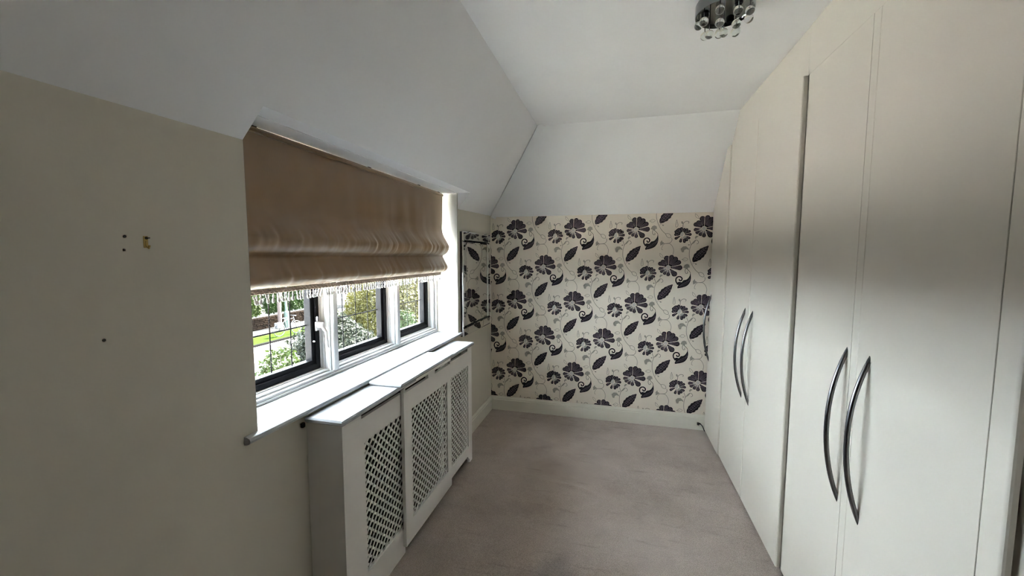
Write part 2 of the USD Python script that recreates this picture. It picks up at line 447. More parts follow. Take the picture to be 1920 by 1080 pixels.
def spline(pts, n=6):
    P = np.asarray(pts, float)
    P = np.vstack([2 * P[0] - P[1], P, 2 * P[-1] - P[-2]])
    out = []
    for i in range(1, len(P) - 2):
        for t in np.linspace(0, 1, n, endpoint=False):
            out.append(0.5 * (2 * P[i] + (P[i + 1] - P[i - 1]) * t + (2 * P[i - 1] - 5 * P[i] + 4 * P[i + 1] - P[i + 2]) * t ** 2 + (3 * P[i] - P[i - 1] - 3 * P[i + 1] + P[i + 2]) * t ** 3))
    return out + [P[-2]]


def stroke(pts, w):
    return LineString(spline(pts)).buffer(w / 2, 3)


def ring(pts, w):
    q = Polygon(spline(list(pts) + [pts[0]]))
    return q.buffer(w / 2, 3).difference(q.buffer(-w / 2, 3))


def flower():
    c = (705, 245)
    pet = [(207, 30, 152, 31), (228, 30, 140, 31), (260, 30, 172, 38), (286, 25, 186, 34), (308, 30, 188, 36), (332, 35, 190, 34), (0, 30, 190, 36), (46, 30, 162, 38), (88, 30, 124, 26), (119, 30, 116, 25), (148, 30, 126, 27), (171, 30, 134, 26)]
    dark = unary_union([petal(*c, *p) for p in pet])
    for a in (272, 347, 20, 70, 192, 104, 134, 160):   # pale gaps between the petals
        dark = dark.difference(LineString([(c[0] + 34 * math.cos(math.radians(a)), c[1] + 34 * math.sin(math.radians(a))), (c[0] + 195 * math.cos(math.radians(a)), c[1] + 195 * math.sin(math.radians(a)))]).buffer(3.2))
    dark = dark.difference(ell(*c, 33, 33, 0))
    veins = []
    for a, r0, r1, w in pet:
        for o in (-0.42, 0.0, 0.42):
            q0 = np.array([r0 + 26, o * w * 0.55]); q1 = np.array([r1 * 0.92, o * w * 1.05])
            ln = LineString([q0, (q0 + q1) / 2 + [0, o * w * 0.25], q1]).buffer(3.4, 2)
            veins.append(affinity.translate(affinity.rotate(ln, a, origin=(0, 0)), *c))
    veins = unary_union(veins).intersection(dark.buffer(-3))
    pale = [ell(*c, 27, 27, 0)]
    for a in (92, 122, 152, 172, 60):
        pale.append(petal(*c, a, 30, 68, 9))
    return dark, veins, unary_union(pale)


def small_flower():
    c = (428, 330)
    pet = [(a, 28, r, 19) for a, r in ((-28, 118), (-2, 120), (28, 116), (52, 112), (74, 118), (105, 112), (150, 118), (182, 112), (206, 120), (232, 108), (258, 108), (285, 96), (308, 108))]
    dark = unary_union([petal(*c, *p) for p in pet] + [ell(372, 290, 44, 56, 30)]).difference(ell(424, 328, 28, 40, 15))
    veins = unary_union([petal(*c, a, 44, r - 12, 6) for a, _, r, _ in pet] + [ring([(350, 270), (372, 255), (396, 268), (380, 290)], 5), ring([(340, 305), (362, 300), (372, 325), (350, 335)], 5)]).intersection(dark.buffer(-3))
    pale = unary_union([ell(420, 325, 22, 34, 12)] + [petal(*c, a, 24, 62, 7) for a in (52, 74, 105, 28)])
    return dark, veins, pale


def leaf():
    o, tip = np.array([575.0, 706.0]), np.array([772.0, 486.0])
    ax = (tip - o) / np.hypot(*(tip - o)); nn = np.array([-ax[1], ax[0]]); ln = np.hypot(*(tip - o))
    t = np.linspace(0, 1, 61)
    wid = 60 * np.sin(math.pi * t ** 0.78) ** 0.85 * (0.84 + 0.16 * np.abs(np.sin(t * math.pi * 5.5)))
    side = lambda s_: [tuple(o + ax * ln * (a + 0.035 * (1 - abs(2 * a - 1))) + nn * s_ * w_) for a, w_ in zip(t, wid)]
    dark = Polygon(side(1) + side(-1)[::-1]).buffer(2)
    mid = np.array([(580, 695), (640, 630), (690, 570), (760, 498)], float)
    v = [stroke(mid, 5)]
    for t in np.linspace(0.1, 0.85, 7):
        q = mid[0] + (mid[-1] - mid[0]) * t
        v.append(stroke([q, q + [-2, -28], q + [12, -48]], 6))
        v.append(stroke([q + [6, -4], q + [34, 4], q + [52, -12]], 6))
    return dark, unary_union(v).intersection(dark.buffer(-4)), None


def paisley():
    body = Polygon(spline([(549, 872), (560, 930), (551, 990), (518, 1042), (466, 1070), (405, 1084), (386, 1088), (384, 1064), (396, 1040), (368, 1020), (390, 1000), (412, 996), (438, 1000), (462, 972), (500, 962), (527, 936), (543, 905)]))
    curl = stroke([(385, 1030), (362, 990), (362, 950), (385, 924), (418, 922), (441, 944), (436, 972), (414, 978), (405, 962)], 17)
    thread = stroke([(552, 900), (546, 858), (520, 828), (495, 805)], 5)
    dark = unary_union([body.buffer(0), curl, thread])
    v = []
    for t in np.linspace(0, 1, 6):
        q = np.array([405, 1055]) + np.array([118, -75]) * t
        v.append(stroke([q, q + [22, -6], q + [30, -24]], 5))
    v.append(stroke([(400, 1066), (470, 1040), (525, 1000), (545, 940)], 4))
    return dark, unary_union(v).intersection(dark.buffer(-4)), None


def vines():
    s = [stroke([(520, 405), (543, 470), (527, 540), (528, 640), (560, 740), (610, 820), (660, 868)], 8),
         stroke([(543, 480), (560, 450), (598, 408), (630, 415), (640, 445), (618, 460)], 8), stroke([(560, 455), (580, 440), (600, 410)], 14),
         stroke([(575, 745), (585, 715), (612, 740)], 5), ell(618, 742, 12, 10, 0),
         ring([(655, 862), (690, 858), (722, 880), (728, 915), (700, 918), (672, 900)], 7),
         stroke([(740, 925), (745, 955), (720, 990), (670, 1000), (620, 1000)], 8),
         stroke([(670, 1000), (720, 1005), (755, 1045), (772, 1100), (762, 1160)], 7),
         stroke([(650, 1000), (620, 1030), (608, 1080), (625, 1090)], 6), Polygon([(585, 985), (610, 950), (615, 975), (640, 990), (625, 1010), (590, 1030)]),
         ring([(345, 118), (362, 180), (358, 215), (338, 222), (330, 195), (336, 150)], 6), stroke([(345, 150), (347, 200)], 4),
         ring([(585, 40), (615, 65), (635, 108), (605, 95), (588, 72)], 5), ring([(890, 130), (925, 105), (965, 125), (925, 152)], 5), stroke([(880, 130), (930, 128)], 4),
         stroke([(428, 235), (430, 190), (438, 165), (470, 142), (505, 150), (500, 172)], 9), ell(418, 160, 12, 20, -20),
         Polygon([(420, 560), (412, 525), (440, 495), (480, 492), (512, 520), (520, 545), (490, 530), (460, 540), (452, 568), (432, 575)]), stroke([(432, 540), (430, 570), (450, 568)], 10),
         Polygon([(905, 245), (925, 205), (955, 192), (985, 205), (995, 245), (975, 240), (965, 262), (945, 258), (925, 250)]), stroke([(940, 255), (932, 290), (945, 325), (968, 320), (962, 300)], 10),
         Polygon([(590, 370), (605, 345), (640, 352), (615, 372), (600, 392)]), ell(516, 472, 12, 9, 0)]
    return unary_union([q.buffer(0) for q in s])


def to_wall(g):
    return affinity.affine_transform(g, [KX, 0, 0, -KZ, -705 * KX, 245 * KZ])


kinds = {"flower_print": flower(), "small_flower_print": small_flower(), "leaf_print": leaf(), "paisley_print": paisley()}
sheet = sbox(0.003, 0.135, W + 0.04, HE - 0.002)
spots = []
for j in range(-1, 7):
    for i in range(-1, 6):
        spots.append((0.241 + 0.5413 * i + (0.2707 if j % 2 else 0.0), 1.727 - 0.3290 * j))


def print_layer(g, depth):
    g = to_wall(g).simplify(0.0005)
    out = [h for x, z in spots if not (h := affinity.translate(g, x, z).intersection(sheet)).is_empty]
    t = trimesh.util.concatenate([plate(h, depth) for h in out if h.area > 1e-8])
    return axes(t, (1, 0, 0), (0, 0, 1), (0, -1, 0), (0, L, 0))


obj("vine_print", print_layer(vines(), 0.0002), M["print_grey"], we, kind="stuff")
for name, (dark, veins, pale) in kinds.items():
    base = obj(name, print_layer(dark, 0.0004), M["print_dark"], we, kind="stuff")
    obj("petal_veins", print_layer(veins, 0.0006), M["print_mid"], base, kind="stuff")
    if pale is not None:
        obj("flower_centre", print_layer(pale, 0.0006), M["print_pale"], base, kind="stuff")

# ------------------------------------------------------------------ window_1: white frame, two mullions, three black leaded casements, sill
win = tag(UsdGeom.Xform.Define(stage, "/World/window_1").GetPrim(), kind="structure")
XB = -0.29
sl = Polygon(spline([(-0.5, 0)], 1)) if False else None
# sill board with rounded nose and horns past the opening
nose = [(XF - 0.02, 0.0), (0.012, 0.0), (0.022, -0.004), (0.026, -0.012), (0.022, -0.021), (0.010, -0.026), (XF - 0.02, -0.026)]
sill_m = to_man(loft([[(x, y, SILL + z) for x, z in nose] for y in (1.008, 2.888)]))
sill_cut = mbox(-0.4, -0.0005, 0.9, WY0 + 0.001, 0.8, 1.0) + mbox(-0.4, -0.0005, WY1 - 0.0005, 3.0, 0.8, 1.0)
back_part = m3.Manifold.hull_points(np.array([(x, y, z) for z in (SILL - 0.026, SILL) for x, y in ((-0.001, WY0 + 0.001), (-0.001, WY1 - 0.001), (XF - 0.02, WY0 + 0.001), (XF - 0.02, WY1 + 0.028))], float))
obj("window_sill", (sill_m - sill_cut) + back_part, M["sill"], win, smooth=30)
# frame: stepped head, sill rail and jambs
FY0, FY1 = WY0, 2.886
rail = cat(bx(XF - 0.012, XF, FY0, FY1, SILL, SILL + 0.012, 0.002),
           bx(XF - 0.030, XF - 0.006, FY0, FY1, SILL, SILL + 0.024, 0.003), bx(XF - 0.055, XF - 0.022, FY0, FY1, SILL, SILL + 0.034, 0.003),
           bx(XB + 0.003, XF - 0.045, FY0, FY1, SILL - 0.02, SILL + 0.040, 0.003))
obj("frame_rail", rail, M["white_gloss"], win)
obj("frame_rail", bx(XB + 0.003, XF, FY0, FY1, SOFFIT - 0.05, SOFFIT, 0.004), M["white_gloss"], win)
for (ya, yb, s) in ((WY0, 1.135, 1), (2.815, 2.886, -1)):
    e = ya if s > 0 else yb
    obj("frame_jamb", cat(bx(XF - 0.03, XF - 0.001, e, e + s * 0.030, SILL, SOFFIT, 0.003), bx(XF - 0.065, XF - 0.02, e, e + s * 0.052, SILL, SOFFIT, 0.004),
                          bx(XB + 0.003, XF - 0.05, e, e + s * 0.070, SILL, SOFFIT, 0.003)), M["white_gloss"], win)


def mullion(yc):
    return cat(bx(XF - 0.02, XF + 0.004, yc - 0.017, yc + 0.017, SILL + 0.02, SOFFIT, 0.004), bx(XF - 0.048, XF - 0.014, yc - 0.027, yc + 0.027, SILL + 0.02, SOFFIT, 0.005),
               bx(XF - 0.062, XF - 0.042, yc - 0.033, yc + 0.033, SILL + 0.02, SOFFIT, 0.003), bx(XB + 0.003, XF - 0.056, yc - 0.042, yc + 0.042, SILL + 0.02, SOFFIT, 0.003))


MU = (1.690, 2.286)
for yc in MU:
    obj("mullion", mullion(yc), M["white_gloss"], win)

CB, CT = SILL + 0.041, SOFFIT - 0.052
XG = -0.272
lights_ = ((1.133, MU[0] - 0.043), (MU[0] + 0.043, MU[1] - 0.043), (MU[1] + 0.043, 2.815))
lead_cols = ((1.277, 1.391, 1.505), (1.754 + 0.113, 1.981, 2.095), (2.456, 2.571, 2.688))
for li, (ya, yb) in enumerate(lights_):
    fr = cat(*[bx(XB + 0.002, -0.236, *q, 0.003) for q in ((ya, yb, CB, CB + 0.026), (ya, yb, CT - 0.026, CT), (ya, ya + 0.026, CB, CT), (yb - 0.026, yb, CB, CT))],
             *[bx(XB + 0.006, -0.246, *q, 0.002) for q in ((ya + 0.02, yb - 0.02, CB + 0.02, CB + 0.046), (ya + 0.02, yb - 0.02, CT - 0.046, CT - 0.02), (ya + 0.02, ya + 0.046, CB + 0.02, CT - 0.02), (yb - 0.046, yb - 0.02, CB + 0.02, CT - 0.02))])
    ca = obj("casement", fr, M["black_alu"], win)
    obj("glass_pane", bx(XG - 0.006, XG - 0.002, ya + 0.04, yb - 0.04, CB + 0.04, CT - 0.04), M["pane"], ca)
    for yl in lead_cols[li]:
        obj("lead_strip", bx(XG - 0.0018, XG - 0.0002, yl - 0.0032, yl + 0.0032, CB + 0.045, CT - 0.045, 0.0006), M["lead"], ca)
    for zl in (1.163, 1.163 + 0.21, 1.163 + 0.42, 1.163 + 0.63):
        if zl < CT - 0.06:
            obj("lead_strip", bx(XG - 0.0019, XG, ya + 0.045, yb - 0.045, zl - 0.0032, zl + 0.0032, 0.0006), M["lead"], ca)
    if li == 0:
        yh = yb - 0.020
        hd = cat(bx(-0.236, -0.226, yh - 0.014, yh + 0.014, 1.135, 1.180, 0.004), bx(-0.230, -0.196, yh - 0.010, yh + 0.012, 1.150, 1.176, 0.005),
                 bx(-0.236, -0.226, yh - 0.006, yh + 0.006, 1.180, 1.205, 0.004),
                 tube([(-0.205, yh, 1.160), (-0.198, yh + 0.004, 1.145), (-0.192, yh + 0.012, 1.128), (-0.190, yh + 0.013, 1.09), (-0.188, yh + 0.014, 1.055), (-0.182, yh + 0.014, 1.047)], [0.009, 0.008, 0.007, 0.006, 0.0065, 0.006], 10))
        obj("casement_handle", hd, M["white_gloss"], ca, smooth=40, label="white casement handle")
        obj("stay_peg", axes(lathe([(0, 0), (0.004, 0), (0.004, 0.008), (0, 0.01)], 10), (0, 1, 0), (0, 0, 1), (1, 0, 0), (-0.240, yh - 0.02, 1.085)), M["white_gloss"], ca)

# ------------------------------------------------------------------ roman blind
blind = thing("roman_blind", "brown satin roman blind with a white beaded fringe, half lowered over the window", "blind")
ctrl = np.array([(-0.100, 1.958), (-0.100, 1.935), (-0.101, 1.85), (-0.104, 1.75), (-0.106, 1.69), (-0.094, 1.645), (-0.066, 1.602), (-0.047, 1.570), (-0.048, 1.550), (-0.058, 1.530), (-0.076, 1.512), (-0.098, 1.500),
                 (-0.104, 1.492), (-0.100, 1.480), (-0.084, 1.448), (-0.070, 1.420), (-0.070, 1.404), (-0.078, 1.390), (-0.096, 1.378), (-0.122, 1.372)])
prof = np.array(spline([tuple(c) for c in ctrl], 5))
BY0, BY1 = 1.068, 2.806
ys = np.linspace(BY0, BY1, 260)
PX, PY = np.meshgrid(prof[:, 0], ys, indexing="ij")
PZ = np.repeat(prof[:, 1][:, None], len(ys), 1)
fold1 = np.exp(-((PZ - 1.555) / 0.055) ** 2)
fold2 = np.exp(-((PZ - 1.40) / 0.045) ** 2)
nz = lambda fy, fz, s: meshkit.noise(np.stack([PY * fy + PZ * fz * 0.35, PZ * fz, PY * 0 + s], -1), s) - 0.5
PX = PX + (fold1 + fold2) * (0.009 * nz(42, 9, 3) + 0.009 * nz(15, 7, 5)) + 0.010 * nz(5, 2.5, 8) * np.clip((1.94 - PZ) * 8, 0, 1) + 0.007 * nz(13, 3, 9) * np.clip((1.94 - PZ) * 8, 0, 1)
PZ = PZ + (fold1 + fold2) * 0.006 * nz(5, 1, 11)
front = np.stack([PX, PY, PZ], -1)
back = front - np.array([0.004, 0, 0])
a, b_ = front.shape[:2]
ii = np.arange(a * b_).reshape(a, b_)
q = np.stack([ii[:-1, :-1], ii[1:, :-1], ii[1:, 1:], ii[:-1, 1:]], -1).reshape(-1, 4)
edge = np.concatenate([ii[0, :], ii[1:, -1], ii[-1, -2::-1], ii[-2:0:-1, 0]])
en = np.roll(edge, -1)
rim = np.stack([edge, en, en + a * b_, edge + a * b_], -1)
obj("fabric", (np.vstack([front.reshape(-1, 3), back.reshape(-1, 3)]), np.vstack([q, q[:, ::-1] + a * b_, rim[:, ::-1]])), M["fabric"], blind, smooth=60)
obj("head_rail", bx(-0.124, -0.092, BY0 - 0.003, BY1 + 0.002, 1.936, 1.952, 0.003), M["fabric"], blind)
for y0 in (1.2, 1.9, 2.45, 2.75):
    obj("bracket", bx(-0.120, -0.100, y0 - 0.012, y0 + 0.012, 1.952, SOFFIT, 0.002), M["dark_gap"], blind)
tk = [tube([(-0.121 + 0.0016 * math.sin(k * 2.1 + ph), y, 1.362 + 0.006 * s + 0.0016 * math.cos(k * 2.1 + ph)) for k, y in enumerate(np.linspace(BY0, BY1, 240))], 0.0042, 5) for s, ph in ((0, 0), (1, 2.0), (-1, 4.0))]
obj("braid", cat(*tk), M["braid"], blind, smooth=True)
rng = np.random.default_rng(4)
tas = cat(lathe([(0, 0.0), (0.0012, 0.0), (0.0012, -0.008), (0.0038, -0.011), (0.0045, -0.015), (0.003, -0.019), (0.0016, -0.021), (0.004, -0.025), (0.0062, -0.033), (0.0058, -0.038), (0.003, -0.042), (0, -0.0425)], 8))
for k, y in enumerate(np.arange(BY0 + 0.012, BY1 - 0.005, 0.0192)):
    t = tas.copy()
    t.apply_transform(trimesh.transformations.rotation_matrix(rng.normal(0, 0.10), [1, 0, 0]))
    t.apply_transform(trimesh.transformations.rotation_matrix(rng.normal(0, 0.10), [0, 1, 0]))
    obj("tassel", moved(t, -0.121, y + rng.normal(0, 0.001), 1.356), M["cream_bead"], blind, smooth=True)
cz = np.linspace(1.94, 1.08, 14)
loop = [(-0.128, 2.792, z) for z in cz] + [(-0.128, 2.796, 1.066), (-0.128, 2.803, 1.060), (-0.128, 2.810, 1.066)] + [(-0.128, 2.814, z) for z in cz[::-1]]
obj("pull_cord", tube(loop, 0.0016, 5), M["cord"], blind, smooth=True)
obj("pull_cord", tube([(-0.132, 2.835, 1.94), (-0.132, 2.837, 1.5), (-0.132, 2.84, 1.062)], 0.0013, 5), M["cord"], blind, smooth=True)

# ------------------------------------------------------------------ radiator cover: two halves under a sliding middle sleeve
def lattice(parent, x, y0, y1, z0, z1, t, material, pitch=0.0300, w=0.0098):
    clip = sbox(y0, z0, y1, z1)
    c0 = np.array([(y0 + y1) / 2, (z0 + z1) / 2])
    ln = 1.5
    for k, s in enumerate((1, -1)):
        dirv = np.array([1, s]) / math.sqrt(2)
        nrm = np.array([-dirv[1], dirv[0]])
        n = int(ln / pitch)
        for i in range(-n, n + 1):
            c = c0 + nrm * (i + 0.5) * pitch
            pl = LineString([c - dirv * ln, c + dirv * ln]).buffer(w / 2, cap_style=2).intersection(clip)
            if pl.is_empty or pl.area < 4e-5:
                continue
            obj("lattice_strip", axes(plate(pl, t), (0, 1, 0), (0, 0, 1), (1, 0, 0), (x - k * t * 0.9, 0, 0)), material, parent)


def front_panel(y0, y1, z0, z1, holes, foot=None):
    p = sbox(y0, z0, y1, z1)
    for h in holes:
        p = p.difference(sbox(*h))
    if foot is not None:
        p = p.difference(foot)
    return p


def panel(x0, x1, poly):
    return axes(plate(poly, x1 - x0), (0, 1, 0), (0, 0, 1), (1, 0, 0), (x0, 0, 0))


cover = thing("radiator_cover", "white painted radiator cover with diagonal lattice grilles below the window sill", "radiator cover")
XA, XC = 0.165, 0.185
SOCLE = 0.0
# near half
pa = front_panel(1.275, 1.722, SOCLE, 0.855, [(1.412, 0.142, 1.7225, 0.722), (1.395, 0.828, 1.7225, 0.846)])
fa = obj("front_panel", panel(XA - 0.018, XA, pa), M["cover"], cover)
lattice(fa, XA - 0.010, 1.408, 1.7220, 0.138, 0.726, 0.003, M["cover"])
obj("side_panel", bx(0.004, XA - 0.018, 1.275, 1.293, 0.0, 0.853), M["cover"], cover)
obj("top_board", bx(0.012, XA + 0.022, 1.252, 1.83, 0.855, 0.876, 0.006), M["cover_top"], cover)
# far half with a shaped foot
ft = Polygon([(2.10, -0.02), (2.10, 0.062), (2.600, 0.062), (2.612, 0.050), (2.622, 0.034), (2.640, 0.030), (2.640, -0.02)])
pc = front_panel(2.16, 2.690, SOCLE, 0.855, [(2.20, 0.128, 2.622, 0.722), (2.22, 0.828, 2.612, 0.846)], ft)
fc = obj("front_panel", panel(XA - 0.018, XA, pc), M["cover"], cover)
lattice(fc, XA - 0.010, 2.245, 2.626, 0.124, 0.726, 0.003, M["cover"])
obj("side_panel", bx(0.004, XA - 0.018, 2.672, 2.690, 0.0, 0.853), M["cover"], cover)
obj("top_board", bx(0.012, XA + 0.018, 2.15, 2.705, 0.855, 0.876, 0.006), M["cover_top"], cover)
# middle sleeve
pb = front_panel(1.700, 2.268, 0.048, 0.874, [(1.772, 0.160, 2.214, 0.730), (1.716, 0.832, 1.962, 0.852), (2.046, 0.832, 2.258, 0.852)])
fb = obj("front_panel", panel(XC - 0.018, XC, pb), M["cover"], cover)
lattice(fb, XC - 0.010, 1.768, 2.218, 0.156, 0.734, 0.003, M["cover"])
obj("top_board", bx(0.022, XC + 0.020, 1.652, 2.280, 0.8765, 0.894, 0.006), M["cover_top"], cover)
obj("added_shade_board", bx(0.085, 0.092, 1.294, 2.671, 0.03, 0.853), M["grille_shade"], cover)  # added board, coloured dark as the shade inside the cover
obj("bracket", bx(0.001, 0.012, 1.246, 1.262, 0.836, 0.852, 0.002), M["hole"], cover)
# ------------------------------------------------------------------ fitted wardrobes
def door_mesh(y0, y1, z0, z1, xf, th=0.02, c=0.004, grooves=()):
    """Slab door, front at xf facing -x, front edges eased by c, vertical routed grooves at the given y."""
    pts = [(y0, xf + th), (y0, xf + c), (y0 + c * 0.35, xf + c * 0.35), (y0 + c, xf)]
    for g in sorted(grooves):
        pts += [(g - 0.0035, xf), (g - 0.001, xf + 0.0016), (g + 0.001, xf + 0.0016), (g + 0.0035, xf)]
    pts += [(y1 - c, xf), (y1 - c * 0.35, xf + c * 0.35), (y1, xf + c), (y1, xf + th)]
    return axes(plate(Polygon(pts), z1 - z0), (0, 1, 0), (1, 0, 0), (0, 0, 1), (0, 0, z0))


def bow_handle(y, xf, z0=0.622, z1=1.178, bow=0.050):
    """A round bar bent to a bow whose ends run obliquely into the door."""
    t = np.linspace(-1.02, 1.02, 41)
    P = np.stack([xf - bow * (1 - np.abs(t) ** 2.1) + 0.004, np.full_like(t, y), (z0 + z1) / 2 + t * (z1 - z0) / 2], -1)
    return tube(P, 0.0078 * (1 - 0.25 * np.abs(t) ** 6), 16, squash=(1.0, 1.0), up=(0, 1, 0))


XN = W + 0.018
DT = 2.278
slope_z = lambda y: HE + (L - y) / YE * (HC - HE)


def prism_y(poly, x0, x1):
    """Polygon in (y, z) extruded from x0 to x1."""
    return axes(plate(poly, x1 - x0), (0, 1, 0), (0, 0, 1), (1, 0, 0), (x0, 0, 0))


# near double wardrobe
nw = thing("fitted_wardrobe", "cream floor-to-ceiling double wardrobe nearest the camera, with two large bow handles", "wardrobe")
obj("carcass", bx(XN + 0.027, XR - 0.004, 0.960, 2.060, 0.0, HC - 0.002), M["door"], nw)
for (y0, y1, g, hy) in ((1.6095, 2.062, (), 1.632), (1.0730, 1.6075, (1.568,), 1.502)):
    dr = obj("door", door_mesh(y0, y1, 0.012, DT, XN, c=0.0014, grooves=g), M["door"], nw, smooth=20)
    obj("handle", bow_handle(hy, XN), M["handle"], dr, smooth=50, label="dark steel bow handle")
obj("top_filler", bx(XN + 0.0008, XN + 0.02, 1.0725, 2.0735, DT + 0.0015, HC - 0.001), M["door"], nw)
post = [(1.014, XN + 0.017), (1.014, XN + 0.007), (1.016, XN + 0.003), (1.019, XN + 0.001), (1.024, XN), (1.0700, XN), (1.0712, XN + 0.0012), (1.0712, XN + 0.017)]
obj("gap_shade_strip", bx(XN + 0.017, XN + 0.027, 1.030, 1.066, 0.0, HC - 0.002), M["dark_gap"], nw)  # added strip, its dark colour paints the shade in the gap
obj("end_post", axes(plate(Polygon(post), HC - 0.002), (0, 1, 0), (1, 0, 0), (0, 0, 1), (0, 0, 0.0)), M["door"], nw, smooth=25)
# far double wardrobe, its doors standing proud of the near ones
fw = thing("fitted_wardrobe", "cream floor-to-ceiling double wardrobe in the middle of the run, standing proud of its neighbour", "wardrobe")
obj("carcass", prism_y(Polygon([(2.0745, 0), (3.196, 0), (3.196, slope_z(3.196) - 0.004), (L - YE, HC - 0.003), (2.0745, HC - 0.003)]), W + 0.0225, XR - 0.004), M["door"], fw)
for (y0, y1, hy) in ((2.0740, 2.6435, 2.583), (2.6465, 3.1955, 2.722)):
    dr = obj("door", door_mesh(y0, y1, 0.012, DT, W, c=0.006), M["door"], fw, smooth=20)
    obj("handle", bow_handle(hy, W), M["handle"], dr, smooth=50, label="dark steel bow handle")
tf = Polygon([(2.0740, DT + 0.0015), (3.196, DT + 0.0015), (3.196, slope_z(3.196) - 0.004), (L - YE, HC - 0.003), (2.0740, HC - 0.003)])
obj("top_filler", prism_y(tf, XN + 0.0008, XN + 0.004), M["door"], fw)
# corner wardrobe under the slope
cw = thing("fitted_wardrobe", "narrow cream corner wardrobe under the sloping ceiling beside the floral wallpaper", "wardrobe")
obj("carcass", prism_y(Polygon([(3.199, 0), (3.664, 0), (3.664, slope_z(3.664) - 0.006), (3.199, slope_z(3.199) - 0.006)]), W + 0.0225, XR - 0.004), M["door"], cw)
dz = lambda y: min(DT, slope_z(y) - 0.022)
dcut = to_man(prism_y(Polygon([(3.1, -0.1), (3.8, -0.1), (3.8, slope_z(3.8) - 0.022), (3.1, slope_z(3.1) - 0.022)]), 1.8, 2.1))
cd = to_man(door_mesh(3.1995, 3.655, 0.012, DT, W - 0.008, th=0.028, c=0.006)) ^ dcut
cdp = obj("door", cd, M["door"], cw, smooth=20)
obj("handle", bow_handle(3.605, W - 0.008), M["handle"], cdp, smooth=50, label="dark steel bow handle")
obj("filler_strip", prism_y(Polygon([(3.658, 0.0), (3.669, 0.0), (3.669, slope_z(3.669) - 0.002), (3.199, slope_z(3.199) - 0.002), (3.199, DT + 0.002), (3.26, DT + 0.002), (3.658, slope_z(3.658) - 0.020)]), XN + 0.0008, XN + 0.004), M["door"], cw)

# doorway beside the near wardrobe: dark reveal and a cream architrave
dj = tag(UsdGeom.Xform.Define(stage, "/World/door_1").GetPrim(), kind="structure")
obj("door_jamb", bx(XN + 0.10, XN + 0.26, 0.930, 0.958, 0.0, HC - 0.003, 0.001), M["dark_gap"], dj)
obj("architrave", bx(XN + 0.040, XN + 0.10, 0.855, 0.944, 0.0, 2.08, 0.008), M["back_wood"], dj)
obj("door_leaf", bx(XN + 0.062, XN + 0.10, 0.06, 0.853, 0.01, 2.06, 0.003), M["back_wood"], dj)
obj("architrave", bx(XN + 0.040, XN + 0.10, -0.03, 0.058, 0.0, 2.08, 0.008), M["back_wood"], dj)
obj("partition", cat(bx(XN + 0.101, XN + 0.16, YB, -0.032, 0.0, HC - 0.003), bx(XN + 0.101, XN + 0.16, -0.032, 0.929, 2.082, HC - 0.003)), M["wall"], dj)

# ------------------------------------------------------------------ wall mirror with a bevelled mirror frame
mir = thing("wall_mirror", "tall silver wall mirror hanging between the window and the floral wallpaper", "mirror")
MY0, MY1, MZ0, MZ1 = 2.890, 3.570, 0.862, 1.686
obj("backing", bx(0.001, 0.018, MY0 + 0.004, MY1 - 0.004, MZ0 + 0.004, MZ1 - 0.004), M["dark_gap"], mir)
fwid = 0.075


def bevel_strip(y0, y1, z0, z1):
    b1, b2 = 0.010, 0.007
    pts = [(0.0185, y, z) for y in (y0, y1) for z in (z0, z1)] + [(0.0225, y, z) for y in (y0, y1) for z in (z0, z1)] + [(0.0225 + b2, y, z) for y in (y0 + b1, y1 - b1) for z in (z0 + b1, z1 - b1)]
    return m3.Manifold.hull_points(np.array(pts))


for q_ in ((MY0, MY1, MZ1 - fwid, MZ1), (MY0, MY1, MZ0, MZ0 + fwid), (MY0, MY0 + fwid, MZ0 + fwid + 0.001, MZ1 - fwid - 0.001), (MY1 - fwid, MY1, MZ0 + fwid + 0.001, MZ1 - fwid - 0.001)):
    obj("frame_strip", bevel_strip(*q_), M["bevel_silver"], mir)
iy0, iy1, iz0, iz1 = MY0 + fwid + 0.002, MY1 - fwid - 0.002, MZ0 + fwid + 0.002, MZ1 - fwid - 0.002
pm = [(0.0185, y, z) for y in (iy0, iy1) for z in (iz0, iz1)] + [(0.021, y, z) for y in (iy0, iy1) for z in (iz0, iz1)] + [(0.0235, y, z) for y in (iy0 + 0.014, iy1 - 0.014) for z in (iz0 + 0.014, iz1 - 0.014)]
obj("mirror_pane", m3.Manifold.hull_points(np.array(pm)), M["silver"], mir)
for z0, z1 in ((iz0 - 0.004, iz0), (iz1, iz1 + 0.004)):
    obj("frame_edge", bx(0.019, 0.030, MY0 + 0.05, MY1 - 0.05, z0, z1, 0.001), M["black_alu"], mir)
for y in (3.02, 3.44):
    obj("fixing_clip", cat(bx(0.006, 0.032, y - 0.007, y + 0.007, MZ1 - 0.002, MZ1 + 0.006, 0.001)), M["silver"], mir)

# short cable end at the foot of the corner wardrobe
cb = thing("cable", "short black cable end poking out at the foot of the corner wardrobe", "cable")
obj("lead", tube([(1.925, 3.640, 0.002), (1.918, 3.630, 0.02), (1.908, 3.636, 0.045), (1.890, 3.642, 0.062), (1.878, 3.643, 0.058)], 0.004, 8), M["dark_gap"], cb, smooth=True)
obj("plug", bx(1.866, 1.882, 3.634, 3.650, 0.048, 0.070, 0.003), M["dark_gap"], cb)

